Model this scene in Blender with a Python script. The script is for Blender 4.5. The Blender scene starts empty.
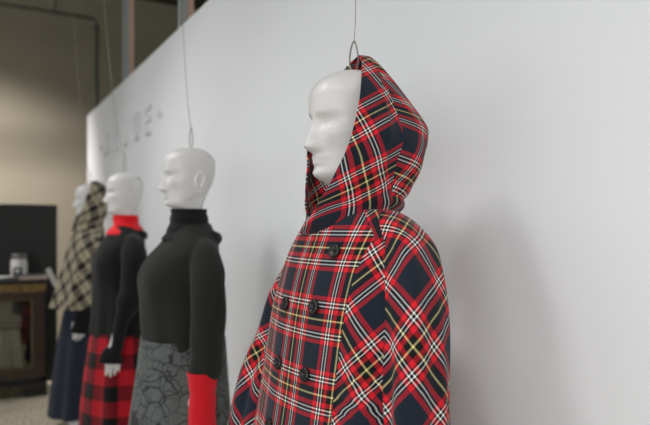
import bpy, math, random
import numpy as np
from mathutils import Vector, Matrix
random.seed(7)
np.random.seed(7)
PI = math.pi
SC = bpy.context.scene
COL = SC.collection

# ------------------------------------------------------------------ helpers
def interp(tab, z, col):
    """smooth (Catmull-like cubic) interpolation of table rows (z, a, b, ...) sorted by z"""
    zs = [r[0] for r in tab]
    if z <= zs[0]: return tab[0][col]
    if z >= zs[-1]: return tab[-1][col]
    k = 0
    while zs[k + 1] < z: k += 1
    p1, p2 = tab[k], tab[k + 1]
    p0 = tab[k - 1] if k > 0 else p1
    p3 = tab[k + 2] if k + 2 < len(tab) else p2
    h = p2[0] - p1[0]
    d1 = (p2[col] - p1[col]) / h
    m1 = d1 if k == 0 else 0.5 * (d1 + (p1[col] - p0[col]) / (p1[0] - p0[0]))
    m2 = d1 if k + 2 >= len(tab) else 0.5 * (d1 + (p3[col] - p2[col]) / (p3[0] - p2[0]))
    if k > 0 and d1 * (p1[col] - p0[col]) <= 0: m1 = 0
    if k + 2 < len(tab) and d1 * (p3[col] - p2[col]) <= 0: m2 = 0
    t = (z - p1[0]) / h
    return ((2*t**3 - 3*t**2 + 1) * p1[col] + (t**3 - 2*t**2 + t) * h * m1 +
            (-2*t**3 + 3*t**2) * p2[col] + (t**3 - t**2) * h * m2)

def link(o, parent=None):
    COL.objects.link(o)
    if parent: o.parent = parent
    return o

def obj(name, V, F, mat, parent=None, uv=None, smooth=True, loc=None):
    me = bpy.data.meshes.new(name)
    me.from_pydata([tuple(v) for v in V], [], F)
    if uv is not None:                      # uv: list per face of per-corner tuples
        lay = me.uv_layers.new(name='UVMap')
        flat = [c for f in uv for p in f for c in p]
        lay.data.foreach_set('uv', flat)
    if smooth: me.polygons.foreach_set('use_smooth', [True] * len(me.polygons))
    if mat: me.materials.append(mat)
    me.update()
    o = bpy.data.objects.new(name, me)
    if loc: o.location = loc
    return link(o, parent)

def solidify(o, t, off=-1):
    m = o.modifiers.new('thickness', 'SOLIDIFY'); m.thickness = t; m.offset = off
    return o

def bevel(o, w, seg=2):
    m = o.modifiers.new('bevel', 'BEVEL'); m.width = w; m.segments = seg; m.limit_method = 'ANGLE'
    return o

def tag(o, label=None, cat=None, group=None, kind=None):
    if label: o['label'] = label
    if cat: o['category'] = cat
    if group: o['group'] = group
    if kind: o['kind'] = kind
    return o

def empty(name, loc):
    o = bpy.data.objects.new(name, None); o.empty_display_size = .1
    o.location = loc
    return link(o)

class MB:
    """collects shapes, then becomes ONE mesh"""
    def __init__(s): s.V = []; s.F = []
    def add(s, V, F):
        n = len(s.V); s.V += [tuple(v) for v in V]; s.F += [tuple(i + n for i in f) for f in F]; return s
    def box(s, x0, x1, y0, y1, z0, z1):
        V = [(x, y, z) for z in (z0, z1) for y in (y0, y1) for x in (x0, x1)]
        return s.add(V, [(0,2,3,1),(4,5,7,6),(0,1,5,4),(2,6,7,3),(0,4,6,2),(1,3,7,5)])
    def tube(s, pts, r, n=10, closed=False, caps=True):
        V, F = tube(pts, r, n, closed, caps); return s.add(V, F)
    def lathe(s, prof, n=32, c=(0,0,0), axis='z'):
        V = []; F = []
        for (r, h) in prof:
            for k in range(n):
                a = 2*PI*k/n
                p = (r*math.cos(a), r*math.sin(a), h)
                if axis == 'y': p = (p[0], h, p[1])
                if axis == 'x': p = (h, p[0], p[1])
                V.append((p[0]+c[0], p[1]+c[1], p[2]+c[2]))
        m = len(prof)
        for j in range(m-1):
            for k in range(n):
                F.append((j*n+k, j*n+(k+1)%n, (j+1)*n+(k+1)%n, (j+1)*n+k))
        F.append(tuple(range(n))[::-1]); F.append(tuple((m-1)*n+k for k in range(n)))
        return s.add(V, F)
    def build(s, name, mat, parent=None, smooth=False, loc=None):
        return obj(name, s.V, s.F, mat, parent, smooth=smooth, loc=loc)

def frames(pts):
    P = [Vector(p) for p in pts]; n = len(P); out = []
    up = None
    for i in range(n):
        t = (P[min(i+1, n-1)] - P[max(i-1, 0)]).normalized()
        if up is None:
            up = Vector((0, 1, 0)) if abs(t.y) < .9 else Vector((1, 0, 0))
        a = (up - t * up.dot(t)).normalized(); b = t.cross(a); up = a
        out.append((P[i], a, b))
    return out

def tube(pts, r, n=10, closed=False, caps=True):
    V = []; F = []; P = [Vector(p) for p in pts]; m = len(P)
    if closed:
        fr = []; up = None
        for i in range(m):
            t = (P[(i+1) % m] - P[i-1]).normalized()
            if up is None: up = Vector((0,1,0)) if abs(t.y) < .9 else Vector((1,0,0))
            a = (up - t*up.dot(t)).normalized(); fr.append((P[i], a, t.cross(a))); up = a
    else: fr = frames(pts)
    for i, (p, a, b) in enumerate(fr):
        ri = r[i] if isinstance(r, (list, tuple)) else r
        ra, rb = ri if isinstance(ri, tuple) else (ri, ri)
        for k in range(n):
            q = 2*PI*k/n
            V.append(p + a*ra*math.cos(q) + b*rb*math.sin(q))
    for i in range(m if closed else m-1):
        for k in range(n):
            j = (i+1) % m
            F.append((i*n+k, i*n+(k+1) % n, j*n+(k+1) % n, j*n+k))
    if caps and not closed:
        F.append(tuple(range(n))[::-1]); F.append(tuple((m-1)*n+k for k in range(n)))
    return V, F

def spline(pts, n):
    """Catmull-Rom resample of a list of tuples"""
    P = np.array(pts, float); m = len(P); out = []
    for i in range(n):
        t = i/(n-1)*(m-1); k = min(int(t), m-2); u = t-k
        p1, p2 = P[k], P[k+1]; p0 = P[k-1] if k else 2*p1-p2; p3 = P[k+2] if k+2 < m else 2*p2-p1
        out.append(.5*((2*p1)+(-p0+p2)*u+(2*p0-5*p1+4*p2-p3)*u*u+(-p0+3*p1-3*p2+p3)*u**3))
    return out

def grid_faces(nr, nc, wrap):
    F = []
    for j in range(nr-1):
        for i in range(nc if wrap else nc-1):
            k = (i+1) % nc
            F.append((j*nc+i, j*nc+k, (j+1)*nc+k, (j+1)*nc+i))
    return F

def bake(V_F, voxel, smooth=0, name='baked'):
    """several closed shells -> one continuous surface"""
    me = bpy.data.meshes.new(name)
    me.from_pydata([tuple(v) for v in V_F.V], [], V_F.F)
    o = bpy.data.objects.new(name, me); COL.objects.link(o)
    r = o.modifiers.new('r', 'REMESH'); r.mode = 'VOXEL'; r.voxel_size = voxel; r.use_smooth_shade = True
    if smooth:
        s = o.modifiers.new('s', 'SMOOTH'); s.iterations = smooth; s.factor = .5
    dg = bpy.context.evaluated_depsgraph_get(); dg.update()
    m2 = bpy.data.meshes.new_from_object(o.evaluated_get(dg))
    bpy.data.objects.remove(o); bpy.data.meshes.remove(me)
    m2.name = name
    m2.polygons.foreach_set('use_smooth', [True]*len(m2.polygons)); m2.materials.clear()
    return m2

# ------------------------------------------------------------------ materials
def srgb(r, g, b):
    f = lambda c: (c/255/12.92) if c/255 <= .04045 else ((c/255+.055)/1.055)**2.4
    return (f(r), f(g), f(b), 1)

def mat(name, col, rough=.6, metal=0, noise=0, nscale=20, bump=0, bscale=200, sheen=0, spec=.5, coat=0):
    m = bpy.data.materials.new(name); m.use_nodes = True
    nt = m.node_tree; b = nt.nodes['Principled BSDF']
    b.inputs['Base Color'].default_value = col
    b.inputs['Roughness'].default_value = rough; b.inputs['Metallic'].default_value = metal
    b.inputs['Specular IOR Level'].default_value = spec
    if sheen: b.inputs['Sheen Weight'].default_value = sheen; b.inputs['Sheen Roughness'].default_value = .5
    if coat: b.inputs['Coat Weight'].default_value = coat
    tc = nt.nodes.new('ShaderNodeTexCoord')
    if noise:
        n = nt.nodes.new('ShaderNodeTexNoise'); n.inputs['Scale'].default_value = nscale; n.inputs['Detail'].default_value = 5
        nt.links.new(tc.outputs['Object'], n.inputs['Vector'])
        mr = nt.nodes.new('ShaderNodeMapRange'); mr.inputs['From Min'].default_value = .3; mr.inputs['From Max'].default_value = .7
        mr.inputs['To Min'].default_value = 1-noise; mr.inputs['To Max'].default_value = 1+noise
        nt.links.new(n.outputs['Fac'], mr.inputs['Value'])
        mx = nt.nodes.new('ShaderNodeMix'); mx.data_type = 'RGBA'; mx.blend_type = 'MULTIPLY'; mx.inputs['Factor'].default_value = 1
        mx.inputs[6].default_value = col; nt.links.new(mr.outputs[0], mx.inputs[7]); nt.links.new(mx.outputs[2], b.inputs['Base Color'])
    if bump:
        n2 = nt.nodes.new('ShaderNodeTexNoise'); n2.inputs['Scale'].default_value = bscale; n2.inputs['Detail'].default_value = 3
        nt.links.new(tc.outputs['Object'], n2.inputs['Vector'])
        bp = nt.nodes.new('ShaderNodeBump'); bp.inputs['Strength'].default_value = bump; bp.inputs['Distance'].default_value = .004
        nt.links.new(n2.outputs['Fac'], bp.inputs['Height']); nt.links.new(bp.outputs[0], b.inputs['Normal'])
    return m

def plaid(name, stops, rough=.9, sheen=.1, mixf=.5):
    """woven check: the same symmetric stripe sequence in warp and weft, crossing half and half.
    UV is in periods; stops = (distance from the pivot line 0..1 of half a period, colour)"""
    m = bpy.data.materials.new(name); m.use_nodes = True
    nt = m.node_tree; b = nt.nodes['Principled BSDF']; N = nt.nodes.new; L = nt.links.new
    b.inputs['Roughness'].default_value = rough; b.inputs['Specular IOR Level'].default_value = .2
    b.inputs['Sheen Weight'].default_value = sheen
    stops = [(p, tuple(v**(1/1.5) for v in c[:3])+(1,)) for p, c in stops]
    uv = N('ShaderNodeUVMap'); sp = N('ShaderNodeSeparateXYZ'); L(uv.outputs[0], sp.inputs[0])
    cols = []
    for ax in (0, 1):
        pp = N('ShaderNodeMath'); pp.operation = 'PINGPONG'; pp.inputs[1].default_value = .5
        L(sp.outputs[ax], pp.inputs[0])
        mu = N('ShaderNodeMath'); mu.operation = 'MULTIPLY'; mu.inputs[1].default_value = 2; L(pp.outputs[0], mu.inputs[0])
        cr = N('ShaderNodeValToRGB'); cr.color_ramp.interpolation = 'CONSTANT'
        e = cr.color_ramp.elements
        e[0].position = 0; e[0].color = stops[0][1]
        e[1].position = stops[1][0]; e[1].color = stops[1][1]
        for (p, c) in stops[2:]:
            q = e.new(p); q.color = c
        L(mu.outputs[0], cr.inputs[0]); cols.append(cr)
    mx = N('ShaderNodeMix'); mx.data_type = 'RGBA'; mx.inputs['Factor'].default_value = mixf
    L(cols[0].outputs[0], mx.inputs[6]); L(cols[1].outputs[0], mx.inputs[7])
    gm = N('ShaderNodeGamma'); gm.inputs[1].default_value = 1.5; L(mx.outputs[2], gm.inputs[0])
    L(gm.outputs[0], b.inputs['Base Color'])
    tc = N('ShaderNodeTexCoord'); n2 = N('ShaderNodeTexNoise'); n2.inputs['Scale'].default_value = 700
    L(tc.outputs['Object'], n2.inputs['Vector'])
    bp = N('ShaderNodeBump'); bp.inputs['Strength'].default_value = .15; bp.inputs['Distance'].default_value = .002
    L(n2.outputs['Fac'], bp.inputs['Height']); L(bp.outputs[0], b.inputs['Normal'])
    return m

def rib_mat(name, col, count, rough=.85, depth=.5):
    m = mat(name, col, rough, spec=.2, sheen=.1)
    nt = m.node_tree; b = nt.nodes['Principled BSDF']; N = nt.nodes.new; L = nt.links.new
    uv = N('ShaderNodeUVMap'); w = N('ShaderNodeTexWave'); w.inputs['Scale'].default_value = count/ (2*PI) * 1.0
    L(uv.outputs[0], w.inputs['Vector'])
    bp = N('ShaderNodeBump'); bp.inputs['Strength'].default_value = depth; bp.inputs['Distance'].default_value = .004
    L(w.outputs['Fac'], bp.inputs['Height']); L(bp.outputs[0], b.inputs['Normal'])
    return m

NAVY = srgb(26, 34, 46); RED = srgb(214, 30, 44); WHT = srgb(255, 252, 246); YEL = srgb(236, 222, 150); BLK = srgb(17, 19, 21)
_s = 33.5
M_tartan = plaid('red_tartan_wool', [(0, YEL), (.75/_s, BLK), (6/_s, RED), (10.2/_s, BLK), (11.8/_s, WHT), (13.0/_s, BLK),
                 (15.2/_s, WHT), (16.4/_s, BLK), (17.8/_s, RED), (21.8/_s, NAVY)])
CR = srgb(192, 181, 153); CK = srgb(30, 29, 28)
M_cream = plaid('cream_black_check', [(0, CK), (.42, CR), (.52, CK), (.58, CR), (.78, CK), (.84, CR), (.94, CK)])
M_buffalo = plaid('buffalo_check', [(0, srgb(168, 20, 34)), (.5, srgb(14, 12, 14))])
M_white = mat('mannequin_gloss_white', srgb(214, 212, 210), .38, spec=.45)
M_char = mat('charcoal_jersey', srgb(34, 36, 32), .85, sheen=.08, spec=.2, bump=.1, bscale=500)
M_black = mat('black_jersey', srgb(18, 18, 18), .85, sheen=.1, spec=.2, bump=.1, bscale=400)
M_navy = mat('navy_wool', srgb(31, 38, 50), .8, sheen=.1, spec=.2)
M_ribk = rib_mat('black_rib_knit', srgb(20, 20, 20), 70)
M_ribr = rib_mat('red_rib_knit', srgb(214, 26, 40), 60)
M_redk = mat('red_fleece', srgb(226, 24, 34), .8, sheen=.2, spec=.2, bump=.1)
M_but = mat('black_horn_button', srgb(26, 25, 25), .35)
M_wire = mat('steel_wire', srgb(150, 144, 132), .45, .3)
M_hook = mat('steel_hook', srgb(150, 146, 140), .3, .9)

def crackle():
    m = mat('grey_web_print', srgb(90, 94, 92), .85, spec=.2, sheen=.1)
    nt = m.node_tree; b = nt.nodes['Principled BSDF']; N = nt.nodes.new; L = nt.links.new
    tc = N('ShaderNodeTexCoord'); ns = N('ShaderNodeTexNoise'); ns.inputs['Scale'].default_value = 9
    L(tc.outputs['Object'], ns.inputs['Vector'])
    ad = N('ShaderNodeMix'); ad.data_type = 'RGBA'; ad.blend_type = 'LINEAR_LIGHT'; ad.inputs['Factor'].default_value = .05
    L(tc.outputs['Object'], ad.inputs[6]); L(ns.outputs['Color'], ad.inputs[7])
    prev = None
    for sc, th in ((11, .026), (23, .03)):
        v = N('ShaderNodeTexVoronoi'); v.feature = 'DISTANCE_TO_EDGE'; v.inputs['Scale'].default_value = sc
        L(ad.outputs[2], v.inputs['Vector'])
        lt = N('ShaderNodeMath'); lt.operation = 'LESS_THAN'; lt.inputs[1].default_value = th; L(v.outputs['Distance'], lt.inputs[0])
        if prev:
            mx = N('ShaderNodeMath'); mx.operation = 'MAXIMUM'; L(prev.outputs[0], mx.inputs[0]); L(lt.outputs[0], mx.inputs[1]); prev = mx
        else: prev = lt
    c = N('ShaderNodeMix'); c.data_type = 'RGBA'; c.inputs[6].default_value = srgb(90, 94, 92); c.inputs[7].default_value = srgb(50, 52, 52)
    L(prev.outputs[0], c.inputs['Factor']); L(c.outputs[2], b.inputs['Base Color'])
    return m
M_web = crackle()

# ------------------------------------------------------------------ mannequin body (faces -y, origin at the floor under the head)
CHIN = 1.463; HZ = .995
HEAD = [  # z above chin, front y, back y, half width
 (-.150, -.052, .074, .066), (-.110, -.047, .060, .056), (-.07, -.044, .051, .0515), (-.035, -.042, .047, .050), (-.014, -.044, .047, .050),
 (-.005, -.055, .047, .0505), (.002, -.070, .048, .0520), (.010, -.0805, .049, .054), (.022, -.0840, .053, .0565), (.036, -.0810, .058, .0600),
 (.052, -.0830, .065, .063), (.075, -.0855, .077, .0665), (.100, -.0865, .088, .0700), (.122, -.0860, .093, .0725),
 (.145, -.0915, .0965, .0745), (.165, -.0915, .0965, .0748), (.185, -.085, .092, .0715), (.203, -.070, .079, .0615), (.216, -.050, .060, .047),
 (.224, -.029, .038, .030), (.228, -.002, .010, .006)]

def g(v, s): return math.exp(-.5*(v/s)**2)

def head_shape(CHIN, HZ):
    zs = list(np.linspace(-.15, -.02, 14)) + list(np.linspace(-.018, .2, 130)) + list(np.linspace(.2015, .2279, 26))
    n = 144; V = []
    for z in zs:
        f, b, w = (interp(HEAD, z, c) for c in (1, 2, 3))
        yc = .012 if z > .02 else .012 + (.02 - max(z, -.02))*-.0
        for k in range(n):
            a = 2*PI*k/n; s, c = math.sin(a), math.cos(a)
            low = max(0, min(1, (.06 - z)/.06)) * max(0, min(1, (z+.012)/.012))
            px = 1.0 + .12*low if c > 0 else 1.0
            x = w*math.copysign(abs(s)**px, s)
            if c > 0: y = yc - (yc - f)*c**(.92 if z < .09 else .86)
            else: y = yc + (b - yc)*(-c)**.92
            if c > 0:
                d = 0
                # nose
                if .053 < z < .138:
                    if z > .067: t = (.131 - z)/.064; am = .0035*min(1, max(0, (.136-z)/.012)) + .0205*max(0, t)**1.3
                    else: am = .024*max(0, (z-.0545)/.0125)**.55 if z > .0545 else 0
                    sg = .0052 + .0045*max(0, min(1, (.130-z)/.06))
                    d += am*g(x, sg)
                    d += .009*g(abs(x)-.0125, .0048)*g(z-.0660, .0055)
                # eye sockets, closed lids, brow
                d -= .0140*g(abs(x)-.0310, .0150)*g(z-.1125, .0105)
                d -= .004*g(abs(x)-.017, .006)*g(z-.117, .008)
                d += .0068*g(abs(x)-.0325, .0112)*g(z-.1095, .0068)
                d -= .0016*g(abs(x)-.0325, .0130)*g(z-.1070, .0014)
                d += .0042*g(z-.1310, .0058)*g(max(0, abs(x)-.028), .014)*(1-.5*g(x, .008))
                # mouth
                d += .0082*g(z-.0462, .0038)*g(x, .0150)*(1-.25*g(x, .003))
                d += .0080*g(z-.0358, .0042)*g(x, .0130)
                d -= .0048*g(z-.0411, .0016)*g(x, .0165)
                d -= .0042*g(z-.0265, .0040)*g(x, .017)
                d -= .0015*g(z-.0520, .003)*g(x, .003)
                d += .0050*g(z-.0130, .0085)*g(x, .016)
                # cheeks
                d += .0050*g(abs(x)-.043, .014)*g(z-.093, .014)
                d -= .0035*g(abs(x)-.038, .012)*g(z-.060, .014)
                y -= d*min(1, c*2.2)
            jz = max(0, min(.062, (y+.078)/.085*.058))
            if -.03 < z < jz and y > -.078:
                q_ = min(1, (jz-z)/.034); q_ = q_*q_*(3-2*q_); lim = .046
                if abs(x) > lim: x = math.copysign(abs(x) + (lim-abs(x))*q_*.75, x)
            k_ = max(0, min(1, (z+.02)/.03))
            V.append((x*1.02, y*(1+.065*k_) if y < 0 else y*(1+.03*k_), z*HZ + CHIN))
    F = grid_faces(len(zs), n, True)
    F.append(tuple(range(n))[::-1]); F.append(tuple((len(zs)-1)*n+k for k in range(n)))
    return V, F

def ear_shape(sx, CHIN, HZ):
    V = []; n = 28; rings = [(0, -.008), (.4, -.0035), (.72, -.001), (.9, .0062), (1.0, .006), (1.02, .001), (.94, -.006), (.7, -.016)]
    for (r, h) in rings[1:]:
        for k in range(n):
            a = 2*PI*k/n
            yy = .0175*r*math.cos(a)*(1+.12*math.sin(a)); zz = .030*r*math.sin(a)
            yy += .006*(zz/.03) + .002
            V.append((sx*(.0750 + h + .16*max(0, yy)), yy+.018, zz + CHIN + .101*HZ))
    F = grid_faces(len(rings)-1, n, True)
    F.append(tuple(range(n))[::-1]); F.append(tuple((len(rings)-2)*n+k for k in range(n)))
    return V, F

TORSO = [(.80, .085, -.055, .07), (.83, .145, -.085, .105), (.88, .168, -.10, .118), (.95, .155, -.095, .10), (1.06, .118, -.085, .072),
         (1.14, .128, -.092, .075), (1.21, .142, -.100, .084), (1.27, .152, -.090, .088), (1.32, .132, -.072, .084), (1.355, .098, -.056, .080),
         (1.385, .068, -.048, .075), (1.40, .055, -.04, .065)]

def limb(path, n=20, m=26):
    p = spline([q[:3] for q in path], m); r = spline([(q[3], q[4] if len(q) > 4 else q[3]) for q in path], m)
    return tube(p, [(float(a), float(b)) for a, b in r], n)

def body_mesh(fw=0, dn=0, chin=1.463, hz=.995):
    mb = MB(); mb.add(*head_shape(chin, hz))
    for s in (-1, 1): mb.add(*ear_shape(s, chin, hz))
    V = []; n = 48; zs = np.linspace(.80, 1.40, 50)
    for z in zs:
        w, f, b = (interp(TORSO, z, c) for c in (1, 2, 3))
        for k in range(n):
            a = 2*PI*k/n; c = math.cos(a)
            y = .008 - (.008-f)*abs(c)**.9 if c > 0 else .008 + (b-.008)*abs(c)**.9
            x = w*math.sin(a)
            if c > 0: y -= .012*g(abs(x)-.07, .035)*g(z-1.205, .045)
            V.append((x, y, z))
    F = grid_faces(50, n, True); F.append(tuple(range(n))[::-1]); F.append(tuple(49*n+k for k in range(n)))
    mb.add(V, F)
    for s in (-1, 1):
        mb.add(*limb([(s*.09, .012, 1.295, .038), (s*.143, .012, 1.282, .040), (s*.181, .012, 1.235, .040), (s*.205, .012, 1.17, .038), (s*.214, .010, 1.07, .034),
                      (s*.216, -.008+fw*.4, .99-dn*.5, .033), (s*.214, -.030+fw*.9, .885-dn*.9, .024), (s*.214, -.034+fw, .845-dn, .022, .026)]))
        # hand: palm, four fingers of unequal length, thumb from the side of the palm
        mb.add(*limb([(s*.214, -.034+fw, .86-dn, .022, .016), (s*.214, -.037+fw, .82-dn, .033, .016), (s*.212, -.040+fw, .78-dn, .037, .0155), (s*.211, -.042+fw, .757-dn, .035, .012)], 16, 12))
        for k, (dy, L) in enumerate(((-.027, .074), (-.009, .084), (.010, .078), (.027, .060))):
            y0 = -.041 + dy + fw; cz = .768 - dn
            mb.add(*limb([(s*.211, y0, cz+.01, .0088), (s*.2105, y0+dy*.08, cz-L*.4, .0084), (s*.206, y0+dy*.1, cz-L*.72, .0078), (s*.198, y0+dy*.1, cz-L, .0062)], 12, 12))
        mb.add(*limb([(s*.212, -.058+fw, .822-dn, .012), (s*.206, -.071+fw, .800-dn, .0115), (s*.199, -.077+fw, .773-dn, .0095), (s*.194, -.076+fw, .752-dn, .0072)], 12, 12))
        # leg and pointed foot
        mb.add(*limb([(s*.080, .01, .90, .075), (s*.085, .005, .80, .088), (s*.082, -.005, .65, .072), (s*.076, -.012, .50, .052), (s*.074, .0, .44, .049),
                      (s*.074, .018, .34, .052), (s*.073, .024, .22, .040), (s*.072, .026, .115, .030), (s*.072, .026, .08, .031)], 24, 36))
        mb.add(*limb([(s*.072, .048, .072, .022), (s*.072, .030, .068, .031), (s*.073, -.020, .058, .030, .034), (s*.075, -.07, .034, .022, .040), (s*.076, -.11, .020, .015, .038),
                      (s*.076, -.135, .015, .011, .026)], 20, 20))
    return bake(mb, .0034, 2, 'mannequin_body')

BODY = body_mesh(.018, 0); BODY_LONG = body_mesh(.018, 0, 1.4515, 1.048); BODY_LONG.materials.append(M_white); BODY.materials.append(M_white)
BODY_REACH = body_mesh(-.062, .055); BODY_REACH.materials.append(M_white)

def mannequin(x, y, s, label, body=BODY):
    t = empty('mannequin', (x, y, 0)); t.scale = (s, s, s)
    tag(t, label, 'mannequin', None)
    b = bpy.data.objects.new('body', body); link(b, t); b['label'] = 'glossy white mannequin body with bald head'
    return t

# ------------------------------------------------------------------ garment builders
def sring(w, f, b, yc, n, ex=2.3, cx=0, angs=None):
    out = []
    for k in range(n):
        a = angs[k] if angs is not None else 2*PI*k/n
        s, c = math.sin(a), math.cos(a); p = 2/ex
        x = w*math.copysign(abs(s)**p, s)
        y = yc - (yc-f)*abs(c)**p if c > 0 else yc + (b-yc)*abs(c)**p
        out.append((x+cx, y))
    return out

def loft_rows(tab, zs, n, ex=2.3, fold=None, yc=0.0):
    """closed loft; fold(theta, z) gives an outward displacement"""
    V = []
    for z in zs:
        w, f, b = (interp(tab, z, c) for c in (1, 2, 3))
        R = sring(w, f, b, yc, n, ex)
        for k, (x, y) in enumerate(R):
            if fold:
                d = fold(2*PI*k/n, z); L = math.hypot(x, y-yc)+1e-6
                x += d*x/L; y += d*(y-yc)/L
            V.append((x, y, float(z)))
    return V, grid_faces(len(zs), n, True)

def arc_uv(V, F, nc, nr, period, rot=0, off=(0, 0), wrap=True, start=0):
    """UV from arc length along rows and columns"""
    P = np.array(V).reshape(nr, nc, 3)
    ext = np.concatenate([P, P[:, :1]], axis=1) if wrap else P
    du = np.linalg.norm(np.diff(ext, axis=1), axis=2)
    U = np.concatenate([np.zeros((nr, 1)), np.cumsum(du, axis=1)], axis=1)
    U = U - U[:, start:start+1]
    dv = np.linalg.norm(np.diff(P, axis=0), axis=2)
    Vv = np.concatenate([np.zeros((1, nc)), np.cumsum(dv, axis=0)], axis=0)
    Vv = np.tile(Vv.mean(axis=1, keepdims=True), (1, ext.shape[1]))
    return rot_uv(U, Vv, period, rot, off)

def rot_uv(U, Vv, period, rot, off):
    c, s = math.cos(rot), math.sin(rot)
    return (c*U - s*Vv)/period + off[0], (s*U + c*Vv)/period + off[1]

def face_uv(nr, nc, wrap, A, B):
    uv = []
    for j in range(nr-1):
        for i in range(nc if wrap else nc-1):
            uv.append(((A[j, i], B[j, i]), (A[j, i+1], B[j, i+1]), (A[j+1, i+1], B[j+1, i+1]), (A[j+1, i], B[j+1, i])))
    return uv

def closed(mb, V, nr, nc):
    F = grid_faces(nr, nc, True); F.append(tuple(range(nc))[::-1]); F.append(tuple((nr-1)*nc+k for k in range(nc)))
    mb.add(V, F)

def hood(tab, zs, n=90):
    """open-fronted hood. tab rows: z, wn (near edge x), wf (far edge -x), f, W, ym, b. Columns run far edge -> back -> near edge"""
    V = []
    for z in zs:
        wn, wf, f, W, ym, b = (interp(tab, z, c) for c in range(1, 7))
        h = n//3
        for i in range(h):                   # far side: front edge to widest point
            t = i/h; q = max(0, min(1, wf/max(W, 1e-4)))
            fF = f + .026*g(z-1.435, .045)
            x = -(wf + (W-wf)*math.sin(t*PI/2)); y = fF + (ym-fF)*(q*t + (1-q)*(1-math.cos(t*PI/2)))
            V.append((x, y, float(z)))
        for i in range(n-2*h):
            t = i/(n-2*h-1)*PI; p = 2/2.9
            cx, sy = math.cos(t), math.sin(t)
            V.append((-W*math.copysign(abs(cx)**p, cx), ym + (b-ym)*sy**p, float(z)))
        for i in range(h):
            t = 1-(i+1)/h; q = max(0, min(1, wn/max(W, 1e-4)))
            x = wn + (W-wn)*math.sin(t*PI/2); y = f + (ym-f)*(q*t + (1-q)*(1-math.cos(t*PI/2)))
            y += -.010*(1-t)**2*max(0, min(1, (.03-wn)/.03)) + (2.2*x*x if x < 0 else 0)
            V.append((x, y, float(z)))
    return V

def sleeve(path, n=48, m=60, fold=None):
    pr = spline(path, m); V = []
    fr = frames([p[:3] for p in pr])
    for j, (p, a, b) in enumerate(fr):
        ra, rb = pr[j][3], pr[j][4]
        for k in range(n):
            q = 2*PI*k/n
            d = fold(q, j/(m-1)) if fold else 0
            V.append(tuple(p + a*(ra+d)*math.cos(q) + b*(rb+d)*math.sin(q)))
    return V

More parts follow.
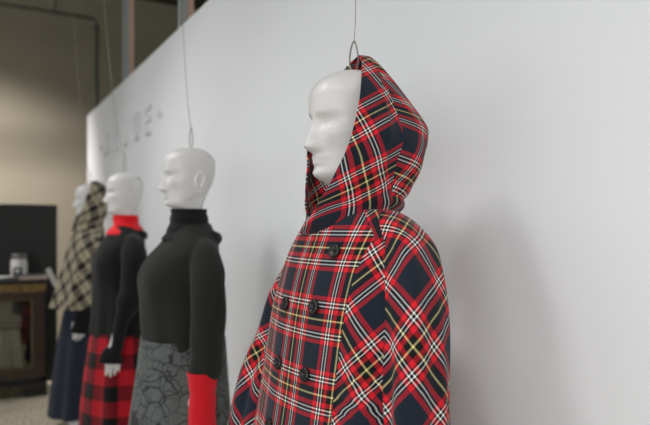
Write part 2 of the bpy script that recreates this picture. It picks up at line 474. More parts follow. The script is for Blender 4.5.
# ------------------------------------------------------------------ 1: red tartan hooded coat
P = .137
m1 = mannequin(-1.18, -.19, 1.02, 'white mannequin in a red tartan hooded coat, nearest and largest of the row', BODY_LONG)
def coat_one(root):
    coat = bpy.data.objects.new('coat', None); link(coat, root)
    coat['label'] = 'red tartan double-breasted wool coat with pointed hood'
    # --- body
    tab = [(.60, .29, -.215, .150), (.80, .275, -.200, .145), (1.0, .250, -.166, .130), (1.1, .238, -.152, .122), (1.2, .222, -.136, .112), (1.28, .196, -.115, .102),
           (1.33, .168, -.096, .094), (1.365, .135, -.084, .088), (1.39, .108, -.078, .082)]
    zs = list(np.linspace(.60, 1.0, 26)) + list(np.linspace(1.008, 1.39, 60)); nr = len(zs)
    nf, ns, nb = 40, 30, 40                  # front panel, each side, back
    V = []
    for z in zs:
        w, f, b = (interp(tab, z, c) for c in (1, 2, 3))
        p = 2/2.4
        sx = min(.154 + .10*max(0, 1.0-z)*.3, .93*w); a0 = math.asin((sx/w)**(1/p))
        angs = list(np.linspace(-a0, a0, nf, endpoint=False)) + list(np.linspace(a0, PI*.72, ns, endpoint=False)) + \
               list(np.linspace(PI*.72, PI*1.28, nb, endpoint=False)) + list(np.linspace(PI*1.28, 2*PI-a0, ns, endpoint=False))
        for (x, y), a in zip(sring(w, f, b, 0, len(angs), 2.4, 0, angs), angs):
            lo = max(0, 1.35-z)
            d = .020*lo*math.sin(a*7+1.2) + .012*lo*math.sin(a*13+z*3)
            if abs((a+PI) % (2*PI)-PI) < a0: d *= .25
            L = math.hypot(x, y)+1e-6
            V.append((x+d*x/L, y+d*y/L, float(z)))
    nc = nf+2*ns+nb; F = grid_faces(nr, nc, True)
    Pn = np.array(V).reshape(nr, nc, 3); ext = np.concatenate([Pn, Pn[:, :1]], 1)
    U = np.concatenate([np.zeros((nr, 1)), np.cumsum(np.linalg.norm(np.diff(ext, axis=1), axis=2), 1)], 1)
    U = U - U[:, nf//2:nf//2+1]
    Z = np.tile(np.array(zs)[:, None], (1, nc+1))
    A1, B1 = (U-.015)/P, (Z-1.177)/P
    A2, B2 = rot_uv(U-.235, (Z-1.215)*1.0, P*1.08, PI/4, (.51, .624))
    uv = []
    for j in range(nr-1):
        for i in range(nc):
            A, B = (A1, B1) if i < nf else (A2, B2)
            uv.append(((A[j, i], B[j, i]), (A[j, i+1], B[j, i+1]), (A[j+1, i+1], B[j+1, i+1]), (A[j+1, i], B[j+1, i])))
    solidify(obj('coat_body', V, F, M_tartan, coat, uv), .004)
    # --- raglan sleeves
    for s in (1, -1):
        path = [(s*.050, .018, 1.366, .064, .034), (s*.100, .024, 1.346, .062, .044), (s*.146, .022, 1.312, .062, .053), (s*.186, .012, 1.26, .064, .060),
                (s*.216, .000, 1.18, .067, .065), (s*.233, -.010, 1.08, .068, .066), (s*.238, -.016, .97, .070, .064), (s*.234, -.022, .80, .072, .056)]
        if s < 0: path[4:] = [(-.222, -.006, 1.18, .080, .066), (-.238, -.020, 1.08, .092, .066), (-.244, -.045, .97, .115, .064), (-.240, -.070, .80, .135, .06)]
        fold = lambda q, t: t*(.009*math.sin(q*3+2*t+.6) + .006*math.sin(q*5-5*t) + .003*math.sin(q*9+4*t)) + .004*g(t-.34, .05)*math.cos(q)
        V = sleeve(path, 56, 70, fold)
        F = grid_faces(70, 56, True)
        if s < 0: F = [f[::-1] for f in F]
        A, B = arc_uv(V, F, 56, 70, P*1.12, PI/4, (.195, .305), True, 40 if s > 0 else 12)
        uv = face_uv(70, 56, True, A, B)
        if s < 0: uv = [u[::-1] for u in uv]
        solidify(obj('sleeve', V, F, M_tartan, coat, uv), .004)
    # --- hood running into the crossed collar; rows: z, near edge, far edge, front, widest, its y, back
    ht = [(1.360, -.075, -.030, -.078, .114, -.005, .086), (1.374, -.055, -.020, -.090, .108, -.005, .084), (1.388, -.020, .006, -.095, .104, -.004, .080),
          (1.404, .010, .028, -.098, .104, 0, .080), (1.426, .036, .050, -.101, .108, 0, .086), (1.452, .060, .068, -.099, .114, .003, .098), (1.482, .076, .081, -.091, .119, .005, .114),
          (1.52, .088, .090, -.074, .124, .006, .135), (1.555, .092, .093, -.062, .124, .012, .153), (1.59, .091, .092, -.050, .118, .016, .157),
          (1.625, .087, .088, -.040, .102, .020, .138), (1.66, .080, .080, -.030, .087, .022, .110), (1.695, .062, .062, -.016, .067, .026, .084),
          (1.725, .042, .042, -.002, .045, .028, .062), (1.745, .022, .022, .010, .025, .030, .048), (1.756, .006, .006, .018, .009, .031, .042)]
    ht = [(r[0]/1.02,) + r[1:] for r in ht]
    zs = list(np.linspace(1.334, 1.69, 74)) + list(np.linspace(1.693, 1.7215, 16)); nr = len(zs); nc = 90
    V = hood(ht, zs, nc)
    # soft gathers where hood meets collar
    V2 = []
    for idx, (x, y, z) in enumerate(V):
        a = math.atan2(x, -y); L = math.hypot(x, y)+1e-6
        k = g(z-1.392, .024)
        d = k*(.006*math.sin(z*190+a*2.5) + .002*math.sin(a*7+z*60))*(.08+.92*math.sin(a/2)**2) + .004*g(z-1.5, .06)*math.sin(a*5+z*40)
        ci = idx % nc; d -= .0045*(g(ci-31, 1.0)+g(ci-58, 1.0))*min(1, max(0, (z-1.40)/.05))
        V2.append((x+d*x/L, y+d*y/L, z+.003*k*math.sin(a*4)))
    V = V2; F = grid_faces(nr, nc, False)
    A, B = arc_uv(V, F, nc, nr, P, math.radians(-54), (.521, .022), False, nc-1)
    Af, Bf = arc_uv(V, F, nc, nr, P, math.radians(54), (.30, .15), False, 0)
    As, Bs = arc_uv(V, F, nc, nr, P, math.radians(-14), (.0, .2), False, nc//2)
    uv = []
    for j in range(nr-1):
        for i in range(nc-1):
            X, Y = (Af, Bf) if i < 31 else ((As, Bs) if i < 58 else (A, B))
            uv.append(((X[j, i], Y[j, i]), (X[j, i+1], Y[j, i+1]), (X[j+1, i+1], Y[j+1, i+1]), (X[j+1, i], Y[j+1, i])))
    solidify(obj('hood', V, F, M_tartan, coat, uv), .004)
    # --- buttons (dished, with rim and four-hole centre)
    def front_y(x, z):
        w, f, b = (interp(tab, z, c) for c in (1, 2, 3)); p = 2/2.4
        return f*max(0, 1-(abs(x)/w)**(1/p*2/1))**(p/2) if abs(x) < w else 0
    for (x, z) in ((.078, 1.199), (-.036, 1.194), (.079, 1.071), (-.030, 1.073), (.074, .935), (-.034, .945), (.095, 1.306)):
        y = front_y(x, z)
        mb = MB(); mb.lathe([(.0005, .004), (.009, .004), (.0105, .0062), (.0145, .0065), (.0165, .0035), (.0165, 0), (.012, -.002)], 28)
        bo = mb.build('button', M_but, coat, True)
        e = .004
        nrm = Vector(((front_y(x+e, z)-front_y(x-e, z))/(2*e), -1, (front_y(x, z+e)-front_y(x, z-e))/(2*e))).normalized()
        bo.location = Vector((x, y, z)) + nrm*.004
        bo.scale = (.86, .86, .8); bo.rotation_euler = nrm.to_track_quat('Z', 'Y').to_euler()
    return coat
coat_one(m1)

# ------------------------------------------------------------------ sweaters
def sweater_mesh(tab, z0, sl, neck=True, extra=None, vox=.005):
    mb = MB(); zs = np.linspace(z0, tab[-1][0], 70); n = 72
    def fold(a, z):
        lo = max(0, 1.22-z)
        d = .016*lo*math.sin(a*6+1) + .012*lo*math.sin(a*11+2)
        if math.cos(a) > 0:
            x = .15*math.sin(a); d += .014*g(abs(x)-.075, .04)*g(z-1.205, .05)
        return d
    V, F = loft_rows(tab, zs, n, 2.15, fold)
    closed(mb, V, 70, n)
    for s in (-1, 1):
        path = [(s*q[0],) + q[1:] for q in sl]
        fd = lambda q, t: .0045*t*math.sin(q*2+14*t)+.002*math.sin(26*t+q)*g(t-.55, .2)
        V = sleeve(path, 32, 50, fd); 
        F = grid_faces(50, 32, True); F.append(tuple(range(32))[::-1]); F.append(tuple(49*32+k for k in range(32)))
        if s < 0: F = [f[::-1] for f in F]
        mb.add(V, F)
    if extra: extra(mb)
    return bake(mb, vox, 6, 'sweater')

def skirt(root, name, tab, z0, z1, m, folds, uvp=None, ex=2.2, label=None, par=None):
    zs = np.linspace(z0, z1, 50); n = 160
    def fold(a, z):
        k = (z1-z)/(z1-z0)
        return k**.7*sum(am*math.sin(fr*a+ph) for (am, fr, ph) in folds)
    V, F = loft_rows(tab, zs, n, ex, fold)
    uv = None
    if uvp:
        mid = [q for q in tab][len(tab)//2]
        U = np.tile(np.arange(n+1)/n*round(2*PI*.21/uvp), (50, 1)); Vv = np.tile((np.array(zs)/uvp)[:, None], (1, n+1))
        uv = face_uv(50, n, True, U, Vv)
    o = solidify(obj(name, V, F, m, par or root, uv), .003)
    if label: o['label'] = label
    return o

def ring_part(name, rows, m, parent, n=96, ex=2.1, yc=.008, fold=None, label=None):
    """open tube part with a rib-ready UV; rows: z, w, f, b, dx, dy"""
    zs = np.linspace(rows[0][0], rows[-1][0], 30); V = []
    for z in zs:
        w, f, b, = (interp(rows, z, c) for c in (1, 2, 3))
        for k, (x, y) in enumerate(sring(w, f, b, yc, n, ex)):
            a = 2*PI*k/n; d = fold(a, z) if fold else 0
            L = math.hypot(x, y-yc)+1e-6
            V.append((x+d*x/L, y+d*(y-yc)/L, float(z)))
    F = grid_faces(30, n, True)
    U = np.tile(np.arange(n+1)/n, (30, 1)); Vv = np.tile(np.linspace(0, .2, 30)[:, None], (1, n+1))
    o = solidify(obj(name, V, F, m, parent, face_uv(30, n, True, U, Vv)), .005, 0)
    if label: o['label'] = label
    return o

# ---- 2: charcoal turtleneck tunic
m2 = mannequin(-2.306, -.208, .995, 'white bald mannequin in a charcoal roll-neck tunic with a red ribbed cuff')
TUN = [(.955, .185, -.165, .125), (1.06, .180, -.176, .112), (1.14, .172, -.178, .104), (1.22, .170, -.172, .10), (1.28, .172, -.145, .10),
       (1.33, .150, -.100, .098), (1.36, .116, -.082, .092), (1.385, .088, -.066, .088), (1.405, .066, -.056, .080)]
SL2 = [(.090, .012, 1.315, .048, .044), (.143, .012, 1.293, .052, .047), (.186, .008, 1.238, .062, .050), (.214, .002, 1.18, .060, .050), (.224, -.002, 1.06, .059, .050),
       (.226, -.006, .97, .060, .050), (.224, -.010, .905, .058, .048), (.222, -.014, .872, .044, .040)]
def drop(mb):     # cowl fold standing behind the neck
    V, F = tube(spline([(-.09, .058, 1.352), (-.055, .084, 1.348), (0, .096, 1.345), (.055, .084, 1.348), (.09, .058, 1.352)], 20), .026, 14); mb.add(V, F)
me = sweater_mesh(TUN, .955, SL2, extra=drop); me.materials.append(M_char)
sw2 = bpy.data.objects.new('tunic', me); link(sw2, m2); sw2['label'] = 'charcoal jersey tunic top'
ring_part('roll_neck', [(1.345, .104, -.098, .098), (1.375, .080, -.080, .084), (1.42, .066, -.067, .067), (1.445, .064, -.065, .064), (1.457, .064, -.066, .064)], M_ribk, sw2,
          label='black ribbed roll neck', fold=lambda a, z: .002*math.sin(z*160))
for s in (1, -1):
    o = ring_part('cuff', [(.66, .042, -.052, .048), (.70, .039, -.049, .045), (.76, .036, -.046, .042), (.80, .038, -.044, .044), (.815, .036, -.041, .041), (.85, .040, -.046, .046), (.885, .043, -.050, .050), (.893, .044, -.052, .052)], M_ribr, sw2, 64, 2.0, 0,
                  label='red ribbed cuff')
    o.location = (s*.220, -.020, 0)
skirt(m2, 'skirt', [(.28, .27, -.225, .150), (.60, .240, -.222, .140), (.90, .192, -.184, .128), (.985, .183, -.174, .124)], .28, .985, M_web,
      [(.007, 9, .3), (.008, 5, 1.4), (.003, 21, 0)], label='grey skirt with a black web print')

# ---- 3: black top with red funnel collar, buffalo check skirt
m3 = mannequin(-3.519, -.19, .995, 'white bald mannequin in a black top with a red funnel collar and red checked skirt', BODY_REACH)
TOP3 = [(.80, .205, -.180, .130), (.90, .200, -.172, .122), (1.06, .184, -.165, .112), (1.14, .176, -.165, .104), (1.22, .174, -.158, .10), (1.28, .174, -.135, .10),
        (1.33, .150, -.105, .098), (1.36, .118, -.084, .094), (1.385, .090, -.066, .088), (1.405, .066, -.056, .080)]
SL3 = [(.090, .012, 1.318, .048, .044), (.146, .012, 1.298, .055, .049), (.190, .008, 1.245, .066, .054), (.218, .002, 1.18, .066, .054), (.226, -.006, 1.06, .066, .054),
       (.228, -.030, 1.00, .062, .052), (.224, -.042, .955, .044, .040), (.220, -.066, .88, .037, .034), (.216, -.088, .78, .036, .030), (.212, -.108, .745, .050, .033), (.211, -.114, .70, .056, .033)]
me = sweater_mesh(TOP3, .828, SL3, extra=drop); me.materials.append(M_black)
sw3 = bpy.data.objects.new('sweatshirt', me); link(sw3, m3); sw3['label'] = 'black long-sleeved top'
ring_part('funnel_collar', [(1.352, .115, -.100, .103), (1.372, .100, -.084, .096), (1.395, .074, -.064, .083), (1.42, .063, -.056, .070), (1.446, .0645, -.060, .068), (1.456, .066, -.062, .069)],
          M_redk, sw3, label='red funnel collar', fold=lambda a, z: .003*math.sin(z*120+a*2))
skirt(m3, 'skirt', [(.10, .27, -.235, .150), (.45, .245, -.220, .145), (.75, .205, -.185, .130), (.88, .185, -.165, .12)], .10, .88, M_buffalo,
      [(.010, 7, .8), (.007, 12, 2.0)], uvp=.155, label='red and black buffalo check skirt')

# ---- 4: cream and black checked hooded cape, navy skirt
m4 = mannequin(-4.668, -.19, 1.0, 'white mannequin in a cream and black checked hooded cape, farthest of the row', BODY_REACH)
def cape_four(root):
    cape = bpy.data.objects.new('cape', None); link(cape, root); cape['label'] = 'cream and black checked hooded cape'
    tab = [(.84, .285, -.245, .140), (.95, .275, -.215, .135), (1.1, .258, -.178, .125), (1.2, .252, -.155, .115), (1.28, .230, -.130, .104),
           (1.33, .190, -.110, .094), (1.365, .125, -.094, .088), (1.39, .10, -.086, .082)]
    zs = np.linspace(.84, 1.39, 50); n = 140
    fold = lambda a, z: max(0, 1.36-z)*(.035*math.sin(a*8+.5)+.02*math.sin(a*14+1.5))
    V, F = loft_rows(tab, zs, n, 2.2, fold)
    A, B = arc_uv(V, F, n, 50, .10, PI/4, (.2, .1))
    solidify(obj('cape_body', V, F, M_cream, cape, face_uv(50, n, True, A, B)), .004)
    ht = [(1.355, -.045, -.030, -.108, .120, -.005, .092), (1.385, -.040, -.026, -.104, .106, -.005, .086), (1.405, -.03, -.012, -.098, .102, -.004, .082), (1.422, .0, .012, -.094, .103, 0, .084),
          (1.44, .045, .050, -.100, .108, .0, .090), (1.47, .078, .078, -.088, .112, .004, .104), (1.51, .086, .086, -.060, .116, .006, .120),
          (1.55, .088, .088, -.045, .114, .012, .130), (1.59, .086, .086, -.034, .110, .018, .132), (1.63, .080, .080, -.020, .096, .024, .124),
          (1.66, .068, .068, -.008, .080, .026, .108), (1.685, .050, .050, .004, .058, .028, .088), (1.70, .028, .028, .014, .032, .030, .062), (1.708, .006, .006, .026, .008, .033, .046)]
    zs = list(np.linspace(1.355, 1.69, 60)) + list(np.linspace(1.692, 1.708, 12)); nr = len(zs)
    V = hood(ht, zs, 90); F = grid_faces(nr, 90, False)
    A, B = arc_uv(V, F, 90, nr, .10, math.radians(-50), (.1, .3), False, 89)
    solidify(obj('hood', V, F, M_cream, cape, face_uv(nr, 90, False, A, B)), .004)
    return cape
cape_four(m4)
def sleeve_part(root, s):
    V = sleeve([(s*.17, .01, 1.30, .055, .045), (s*.214, .008, 1.18, .052, .045), (s*.222, -.004, 1.06, .048, .043), (s*.220, -.038, .96, .042, .038), (s*.216, -.092, .77, .040, .031), (s*.213, -.108, .682, .050, .030)], 32, 40)
    F = grid_faces(40, 32, True)
    if s < 0: F = [f[::-1] for f in F]
    solidify(obj('sleeve', V, F, M_black, root), .003)['label'] = 'black sleeve under the cape'
for s in (1, -1): sleeve_part(m4, s)
skirt(m4, 'skirt', [(.105, .250, -.270, .150), (.40, .225, -.235, .140), (.75, .190, -.180, .13), (1.0, .15, -.115, .10)], .105, 1.0, M_navy,
      [(.010, 8, .2), (.006, 13, 2.0)], label='long navy skirt')

# ------------------------------------------------------------------ room shell
CEIL = 4.30; BX = -8.2; WY = .14; WTOP = 2.543   # WY: face of the long white partition
M_wall = mat('painted_plasterboard', srgb(224, 226, 228), .75, noise=.012, nscale=1.5, spec=.25)
M_back = mat('grey_olive_paint', srgb(150, 144, 126), .85, noise=.02, nscale=2, spec=.2)
M_plain = mat('white_emulsion', srgb(225, 224, 220), .85, spec=.2)
M_ceil = mat('dark_ceiling', srgb(60, 56, 48), .9)
def carpet():
    m = mat('speckled_floor', srgb(170, 158, 138), .85, spec=.2)
    nt = m.node_tree; b = nt.nodes['Principled BSDF']; N = nt.nodes.new; L = nt.links.new
    tc = N('ShaderNodeTexCoord'); n = N('ShaderNodeTexNoise'); n.inputs['Scale'].default_value = 45; n.inputs['Detail'].default_value = 6
    L(tc.outputs['Object'], n.inputs['Vector'])
    cr = N('ShaderNodeValToRGB'); e = cr.color_ramp.elements
    e[0].position = .35; e[0].color = srgb(168, 157, 135); e[1].position = .62; e[1].color = srgb(236, 225, 200)
    L(n.outputs['Fac'], cr.inputs[0]); L(cr.outputs[0], b.inputs['Base Color'])
    return m
def struct(name, mb, m):
    o = mb.build(name, m); o['kind'] = 'structure'; return o
struct('floor', MB().box(BX, 9, -6, 4, -.05, 0), carpet())
struct('ceiling', MB().box(BX, 9, -6, 4, CEIL, CEIL+.05), M_ceil)
struct('wall_right', MB().box(-6.935, 9, WY, WY+.12, 0, WTOP), M_wall)
struct('wall_back', MB().box(BX-.1, BX, -6, 4, 0, CEIL), M_back)
struct('wall_far', MB().box(BX, 9, 4, 4.1, 0, CEIL), M_back)
struct('wall_near', MB().box(9, 9.1, -6, 4, 0, CEIL), M_plain)
wl = MB().box(BX, 9, -6.1, -6, 0, .1).box(BX, 9, -6.1, -6, 3.0, CEIL)
for (a, b_) in ((BX, -6.2), (-2.2, -1.8), (1.4, 1.6), (5.1, 5.3), (8.8, 9)): wl.box(a, b_, -6.1, -6, .1, 3.0)
struct('wall_left', wl, M_plain)
M_frame = mat('window_frame_grey', srgb(90, 90, 90), .5)
M_glass = bpy.data.materials.new('clear_glass'); M_glass.use_nodes = True
_b = M_glass.node_tree.nodes['Principled BSDF']; _b.inputs['Transmission Weight'].default_value = 1; _b.inputs['Roughness'].default_value = 0; _b.inputs['IOR'].default_value = 1.02
for i, (a, b_) in enumerate(((-6.2, -2.2), (-1.8, 1.4), (1.6, 5.1), (5.3, 8.8))):  # unseen windows, added along the whole wall to spread soft light
    fr = MB()
    for x in (a, (a+b_)/2-.03, b_-.06): fr.box(x, x+.06, -6.08, -6.02, .1, 3.0)
    for z in (.1, 2.94): fr.box(a, b_, -6.08, -6.02, z, z+.06)
    struct('window_%d' % (i+1), fr, M_frame)

# raised letters on the partition
M_let = mat('white_acrylic_letter', srgb(226, 226, 226), .5)
def letter(ch, x, z, h, name, label):
    cu = bpy.data.curves.new(name, 'FONT'); cu.body = ch; cu.size = h/.7; cu.extrude = .011; cu.align_x = 'CENTER'; cu.bevel_depth = .0008
    t = bpy.data.objects.new(name, cu); COL.objects.link(t)
    dg = bpy.context.evaluated_depsgraph_get(); dg.update()
    me = bpy.data.meshes.new_from_object(t.evaluated_get(dg)); bpy.data.objects.remove(t)
    me.materials.clear(); me.materials.append(M_let)
    me.transform(Matrix.Rotation(PI/2, 4, 'X'))
    o = bpy.data.objects.new(name, me); link(o); o.location = (x, WY-.0125, z)
    tag(o, label, 'letter', 'raised letters on the wall')
for ch, x, lab in (('A', -5.783, 'raised white letter A, first of the wall lettering'), ('L', -5.391, 'raised white letter L in the wall lettering'),
                   ('U', -5.057, 'raised white letter U just right of the L on the wall'), ('U', -4.689, 'raised white letter U just left of the E on the wall'),
                   ('E', -4.332, 'raised white letter E, last of the wall lettering')):
    letter(ch, x, 2.0205, .198, 'wall_letter', lab)
for x, lab in ((-6.048, 'small raised dot left of the wall lettering'), (-4.016, 'small raised dot right of the letter E on the wall')):
    o = MB().lathe([(.001, -.034), (.021, -.034), (.022, -.032), (.022, 0)], 20, (x, WY, 2.106), 'y').build('wall_dot', M_let); tag(o, lab, 'letter', 'raised letters on the wall')

# steel posts that carry the partition up to the ceiling
M_steel = mat('galvanised_steel', srgb(176, 184, 180), .45, .15)
M_timber = mat('pale_timber', srgb(214, 180, 160), .7, noise=.1, nscale=8)
for x, lab in ((-5.253, 'steel and timber post farther from the camera above the partition'),
               (-3.675, 'steel and timber post nearest the camera above the partition')):
    p = empty('support_post', (x, WY+.055, WTOP)); tag(p, lab, 'post', 'posts above the partition')
    h = CEIL-WTOP
    MB().box(-.03, .03, -.038, -.034, 0, h).box(-.03, -.027, -.038, 0, 0, h).box(.027, .03, -.038, 0, 0, h).build('steel_channel', M_steel, p)
    MB().box(-.026, .026, -.002, .042, 0, h).build('timber_stud', M_timber, p)

# conduit
M_pipe = mat('grey_conduit', srgb(94, 98, 88), .45, .5)
cz = 3.50; cxp = -6.74; py_ = WY+.055
pts = [(cxp, y, cz) for y in np.linspace(-3.5, py_-.08, 20)] + [(cxp, py_-.07+.07*math.sin(a), cz-.07+.07*math.cos(a)) for a in np.linspace(.15, PI/2, 8)] + [(cxp, py_, z) for z in np.linspace(cz-.09, WTOP, 8)]
pp = empty('conduit', (0, 0, 0)); tag(pp, 'grey metal conduit pipe under the ceiling, bending down to the far end of the partition', 'pipe')
MB().tube(pts, .024, 12).build('pipe', M_pipe, pp, True)
MB().lathe([(.029, 0), (.029, .05)], 16, (cxp, py_, cz-.13)).build('coupling', M_pipe, pp, True)
hy = -.19
MB().tube([(cxp, hy, cz+.02), (cxp, hy+.02, CEIL)], .008, 8).tube([(cxp, hy+.026*math.cos(a), cz+.026*math.sin(a)) for a in np.linspace(0, 2*PI, 20, endpoint=False)], .006, 8, True).build('hanger', M_pipe, pp, True)

# ------------------------------------------------------------------ hanging wires with clips
def wire(x, y, ztop, clip, top, r, label, kink, fat=.006):
    t = empty('hanging_wire', (x, y, ztop)); tag(t, label, 'wire', 'wires the mannequins hang from')
    h = clip
    pts = [(0, 0, h*.93)] + [(kink*math.sin(k*2.1)*(1-k/9) + top[0]*(k/9), top[1]*(k/9), h*.93 + (CEIL-ztop-h*.93)*(k/9)**1.6) for k in range(1, 10)]
    MB().tube([tuple(p) for p in spline(pts, 50)], r, 6).build('wire', M_wire, t, True)
    loop = []
    for k in range(40):
        a = 2*PI*k/40; w = fat*(.75-.25*math.cos(a))*h/.06
        loop.append((w*math.sin(a)*.489, w*math.sin(a)*.872, h*.5 - h*.5*math.cos(a+PI)))
    MB().tube(loop, .0016*max(1, h/.06), 8, True).build('clip', M_hook, t, True)
wire(-1.178, -.186, 1.722, .068, (.0, .012), .0011, 'thin wire and clip holding the mannequin in the red tartan coat', .006, .0105)
wire(-2.306, -.20, 1.680, .075, (.0, -.10), .0011, 'thin wire and clip above the mannequin in the charcoal roll neck', .003)
wire(-3.519, -.19, 1.680, .10, (.0, -.22), .0013, 'thin wire and clip above the mannequin with the red collar', .003)
wire(-4.668, -.19, 1.688, .08, (.0, -.18), .0015, 'thin wire and clip above the mannequin in the checked cape', .003)

# ------------------------------------------------------------------ cabinet, screen and small things at the back
M_ebony = mat('ebonised_wood', srgb(26, 23, 20), .35, noise=.2, nscale=10)
M_burr = mat('dark_tortoiseshell_veneer', srgb(54, 37, 28), .35, noise=.45, nscale=25)
M_inlay = mat('brass_inlay_frieze', srgb(120, 96, 52), .45, .3, noise=.5, nscale=40)
M_gilt = mat('dull_gilt_moulding', srgb(104, 92, 66), .4, .6)
cab = empty('cabinet', (-5.68, -.38, 0))
tag(cab, 'antique dark wooden cabinet with gilt mouldings and a glazed door against the black screen', 'cabinet')
W_, D_ = .86, .38       # local: x 0 is the front face, goes to -D_; y 0 is the right end, goes to -W_
MB().box(-D_, -.012, -W_, -W_+.03, .12, .86).box(-D_, -.012, -.03, 0, .12, .86).box(-D_, -D_+.02, -W_, 0, .12, .86).box(-D_, -.012, -W_, 0, .12, .16).box(-D_, -.012, -W_, 0, .83, .86).build('carcass', M_ebony, cab)
bevel(MB().box(-D_-.01, .03, -W_-.02, .02, .925, .955).build('top', M_ebony, cab), .008)
bevel(MB().box(-D_, .008, -W_, .004, .86, .925).build('frieze', M_inlay, cab), .003)
pl = MB().box(-D_, .018, -W_-.012, .012, .055, .12).box(-.03, .018, -.16, .012, 0, .055).box(-.03, .018, -W_-.012, -W_+.15, 0, .055).box(-D_, -D_+.05, -.1, .012, 0, .055).box(-D_, -D_+.05, -W_-.012, -W_+.1, 0, .055)
bevel(pl.build('plinth', M_ebony, cab), .006)
mt = MB()
for k in range(7):
    a = k/6*PI; mt.tube([(.024, -.27+.07*math.cos(q), .07+.02*math.sin(q*2+a)) for q in np.linspace(0, PI, 12)], .006, 6) if k % 3 == 0 else None
mt.build('gilt_mount', M_gilt, cab, True)
# door frame with a rounded glazing opening
def rrect(y0, y1, z0, z1, r, n=8):
    P_ = []
    for (cy, cz_, a0) in ((y1-r, z1-r, 0), (y0+r, z1-r, PI/2), (y0+r, z0+r, PI), (y1-r, z0+r, 1.5*PI)):
        for k in range(n): a = a0+PI/2*k/(n-1); P_.append((cy+r*math.cos(a), cz_+r*math.sin(a)))
    return P_
door = bpy.data.objects.new('door', None); link(door, cab)
inn = rrect(-W_+.10, -.10, .235, .80, .035); outr = rrect(-W_+.005, -.005, .16, .86, .002)
V = []; F = []; n = len(inn)
for xx in (-.02, .004):
    V += [(xx, a, b) for a, b in outr]; V += [(xx, a, b) for a, b in inn]
for k in range(n):
    j = (k+1) % n
    F += [(2*n+k, 2*n+j, 3*n+j, 3*n+k), (k, n+k, n+j, j), (n+k, 3*n+k, 3*n+j, n+j), (k, j, 2*n+j, 2*n+k)]
obj('door_frame', V, F, M_burr, door, smooth=False)
MB().tube([(.006, a, b) for a, b in inn], .007, 8, True).build('gilt_moulding', M_gilt, door, True)
M_pane = bpy.data.materials.new('old_cabinet_glass'); M_pane.use_nodes = True
nt = M_pane.node_tree; nt.nodes.clear()
o_ = nt.nodes.new('ShaderNodeOutputMaterial'); mx = nt.nodes.new('ShaderNodeMixShader'); tr = nt.nodes.new('ShaderNodeBsdfTransparent'); gl = nt.nodes.new('ShaderNodeBsdfGlossy')
gl.inputs['Roughness'].default_value = .03; mx.inputs[0].default_value = .07; tr.inputs[0].default_value = (.85, .86, .8, 1)
nt.links.new(tr.outputs[0], mx.inputs[1]); nt.links.new(gl.outputs[0], mx.inputs[2]); nt.links.new(mx.outputs[0], o_.inputs[0])
MB().box(-.010, -.006, -W_+.095, -.095, .23, .805).build('glass_pane', M_pane, door)
MB().box(-D_+.02, -.04, -W_+.03, -.03, .56, .575).build('shelf', M_ebony, cab)

# added pale folds standing in for reflections in the cabinet glass
M_reflect = mat('pale_cloth', srgb(140, 143, 134), .9)
V = []; ny, nz = 60, 24
for j in range(nz):
    z = .165 + (.56-.165)*.92*j/(nz-1)
    for i in range(ny):
        u = i/(ny-1); V.append((-.19+(.045*math.sin(u*34)+.02*math.sin(u*61))*(1-.5*j/nz) + .05*math.sin(u*7), -.80+.66*u*(1-.12*j/nz)+.04*j/nz, z))
o = solidify(obj('folded_cloth', V, grid_faces(nz, ny, False), M_reflect, None, loc=(-5.68, -.38, 0)), .004)
tag(o, 'pale draped cloth behind the glass of the antique cabinet', 'cloth')

# black screen
M_scr = mat('matt_black_panel', srgb(24, 25, 23), .6)
sc_ = empty('room_screen', (-6.2, -.23, 0)); tag(sc_, 'tall matt black folding screen standing behind the antique cabinet', 'screen')
for y0, y1 in ((-.50, -.004), (-1.0, -.504), (-1.5, -1.004), (-2.0, -1.504)):
    bevel(MB().box(-.018, .018, y0, y1, .0, 1.59).build('panel', M_scr, sc_), .004)

# jar, book, saucer on the cabinet
TOPZ = .955
M_jar = mat('frosted_jar', srgb(205, 203, 200), .25); M_lid = mat('pewter_lid', srgb(104, 104, 100), .4, .5); M_ink = mat('black_ink', srgb(30, 30, 30), .6)
j = empty('jar', (-5.93, -.562, TOPZ)); j.scale = (1.08, 1.08, 1.3); tag(j, 'white jar with grey lid and dark mark, behind the book on the cabinet', 'jar')
MB().lathe([(.001, 0), (.052, 0), (.058, .006), (.060, .02), (.060, .105), (.054, .122), (.048, .128), (.001, .129)], 32).build('jar_body', M_jar, j, True)
MB().lathe([(.001, .126), (.053, .126), (.055, .13), (.055, .152), (.050, .158), (.001, .160)], 32).build('lid', M_lid, j, True)
def on_jar(a, z, r=.0606): return (r*math.cos(a), r*math.sin(a), z)
V = []; F = []
def jpatch(a0, a1, z0, z1):
    n0 = len(V)
    for z in (z0, z1):
        for k in range(6): V.append(on_jar(a0+(a1-a0)*k/5, z))
    for k in range(5): F.append((n0+k, n0+k+1, n0+6+k+1, n0+6+k))
jpatch(-.75, -.45, .02, .075); jpatch(.0, .3, .02, .075); jpatch(-.45, .0, .02, .04); jpatch(-.45, .0, .062, .075)
solidify(obj('printed_mark', V, F, M_ink, j, smooth=True), .001, 1)
M_book = mat('dark_grey_cover', srgb(62, 62, 60), .6); M_page = mat('pinkish_page_block', srgb(178, 158, 148), .8)
bk = empty('book', (-5.75, -.47, TOPZ)); tag(bk, 'dark grey book lying flat at the right end of the antique cabinet', 'book')
MB().box(-.08, .08, -.112, .078, 0, .005).box(-.08, .08, -.112, .078, .034, .039).box(-.08, .08, -.112, -.106, .005, .034).build('cover', M_book, bk)
MB().box(-.076, .079, -.106, .108, .005, .034).build('page_block', M_page, bk)
M_pap = mat('white_porcelain', srgb(214, 214, 212), .4)
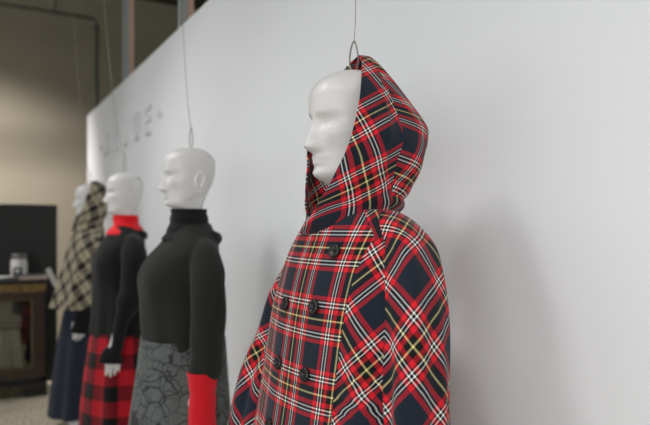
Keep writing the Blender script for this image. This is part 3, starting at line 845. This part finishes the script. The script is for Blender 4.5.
o = MB().lathe([(.001, .003), (.04, .003), (.05, .008), (.075, .026), (.078, .028), (.076, .03), (.048, .014), (.001, .010)], 32).build('dish', M_pap, None, True, loc=(-5.76, -.69, TOPZ))
tag(o, 'shallow white dish left of the jar on the antique cabinet', 'dish')
# white paper tag hanging from the cape
o = bevel(MB().box(-.002, .002, -.018, .018, -.14, 0).build('paper_tag', M_pap, m4), .0005)
o.location = (-.10, -.262, 1.10); o.rotation_euler = (.45, 0, .3); o['label'] = 'white paper swing tag'

# ------------------------------------------------------------------ light
def area(name, loc, target, sx, sy, power, col):
    l = bpy.data.lights.new(name, 'AREA'); l.shape = 'RECTANGLE'; l.size = sx; l.size_y = sy; l.energy = power; l.color = col
    o = bpy.data.objects.new(name, l); link(o); o.location = loc
    d = Vector(target)-Vector(loc); o.rotation_euler = d.to_track_quat('-Z', 'Y').to_euler(); return o
def spot(name, loc, target, power, ang, blend, rad, col):
    l = bpy.data.lights.new(name, 'SPOT'); l.energy = power; l.spot_size = math.radians(ang); l.spot_blend = blend; l.shadow_soft_size = rad; l.color = col
    o = bpy.data.objects.new(name, l); link(o); o.location = loc
    d = Vector(target)-Vector(loc); o.rotation_euler = d.to_track_quat('-Z', 'Y').to_euler(); return o
DAY = (.95, .975, 1)
for x, wd, pw in ((-4.2, 4, 48), (-.2, 3.2, 36), (3.35, 3.5, 118), (7.05, 3.5, 240)):  # added fill lights set in the unseen window openings
    area('window_daylight', (x, -5.95, 1.55), (x*.6, 0, 1.4), wd, 2.8, pw, DAY)
area('ceiling_lamp', (-.8, -1.05, 4.2), (-.8, -.75, 0), 9.5, .35, 8, (1, .99, .97))
for x, dx, pw in ((-6.9, .8, 100), (-5.2, 1.1, 150), (-3.9, 1.1, 215), (-2.0, .75, 140), (.3, -.3, 205)): spot('track_lamp', (x, -2.1, 4.0), (x+dx, WY, .35), pw*1.02, 62, 1, .28, (1, .985, .965))  # outermost two are added to brighten the partition's ends
spot('wall_washer', (-6.1, -1.8, 4.0), (-8.2, -.6, .3), 950, 80, 1, .1, (1, .93, .93))
w = bpy.data.worlds.new('World'); SC.world = w; w.use_nodes = True
w.node_tree.nodes['Background'].inputs[0].default_value = (.8, .9, 1, 1); w.node_tree.nodes['Background'].inputs[1].default_value = .3

# ------------------------------------------------------------------ camera
TH = math.radians(29.3)
cam = bpy.data.cameras.new('Camera'); co = bpy.data.objects.new('Camera', cam); link(co)
cam.sensor_width = 36; cam.lens = 35; cam.shift_y = 15.5/650; cam.clip_start = .05
co.location = (0, -.92, 1.38)
fwd = Vector((-math.cos(TH), math.sin(TH), 0)); co.rotation_euler = fwd.to_track_quat('-Z', 'Y').to_euler()
cam.dof.use_dof = True; cam.dof.focus_distance = 1.30; cam.dof.aperture_fstop = 2.8
SC.camera = co
SC.view_settings.view_transform = 'Standard'; SC.view_settings.look = 'None'; SC.view_settings.gamma = 1; SC.view_settings.exposure = -.12
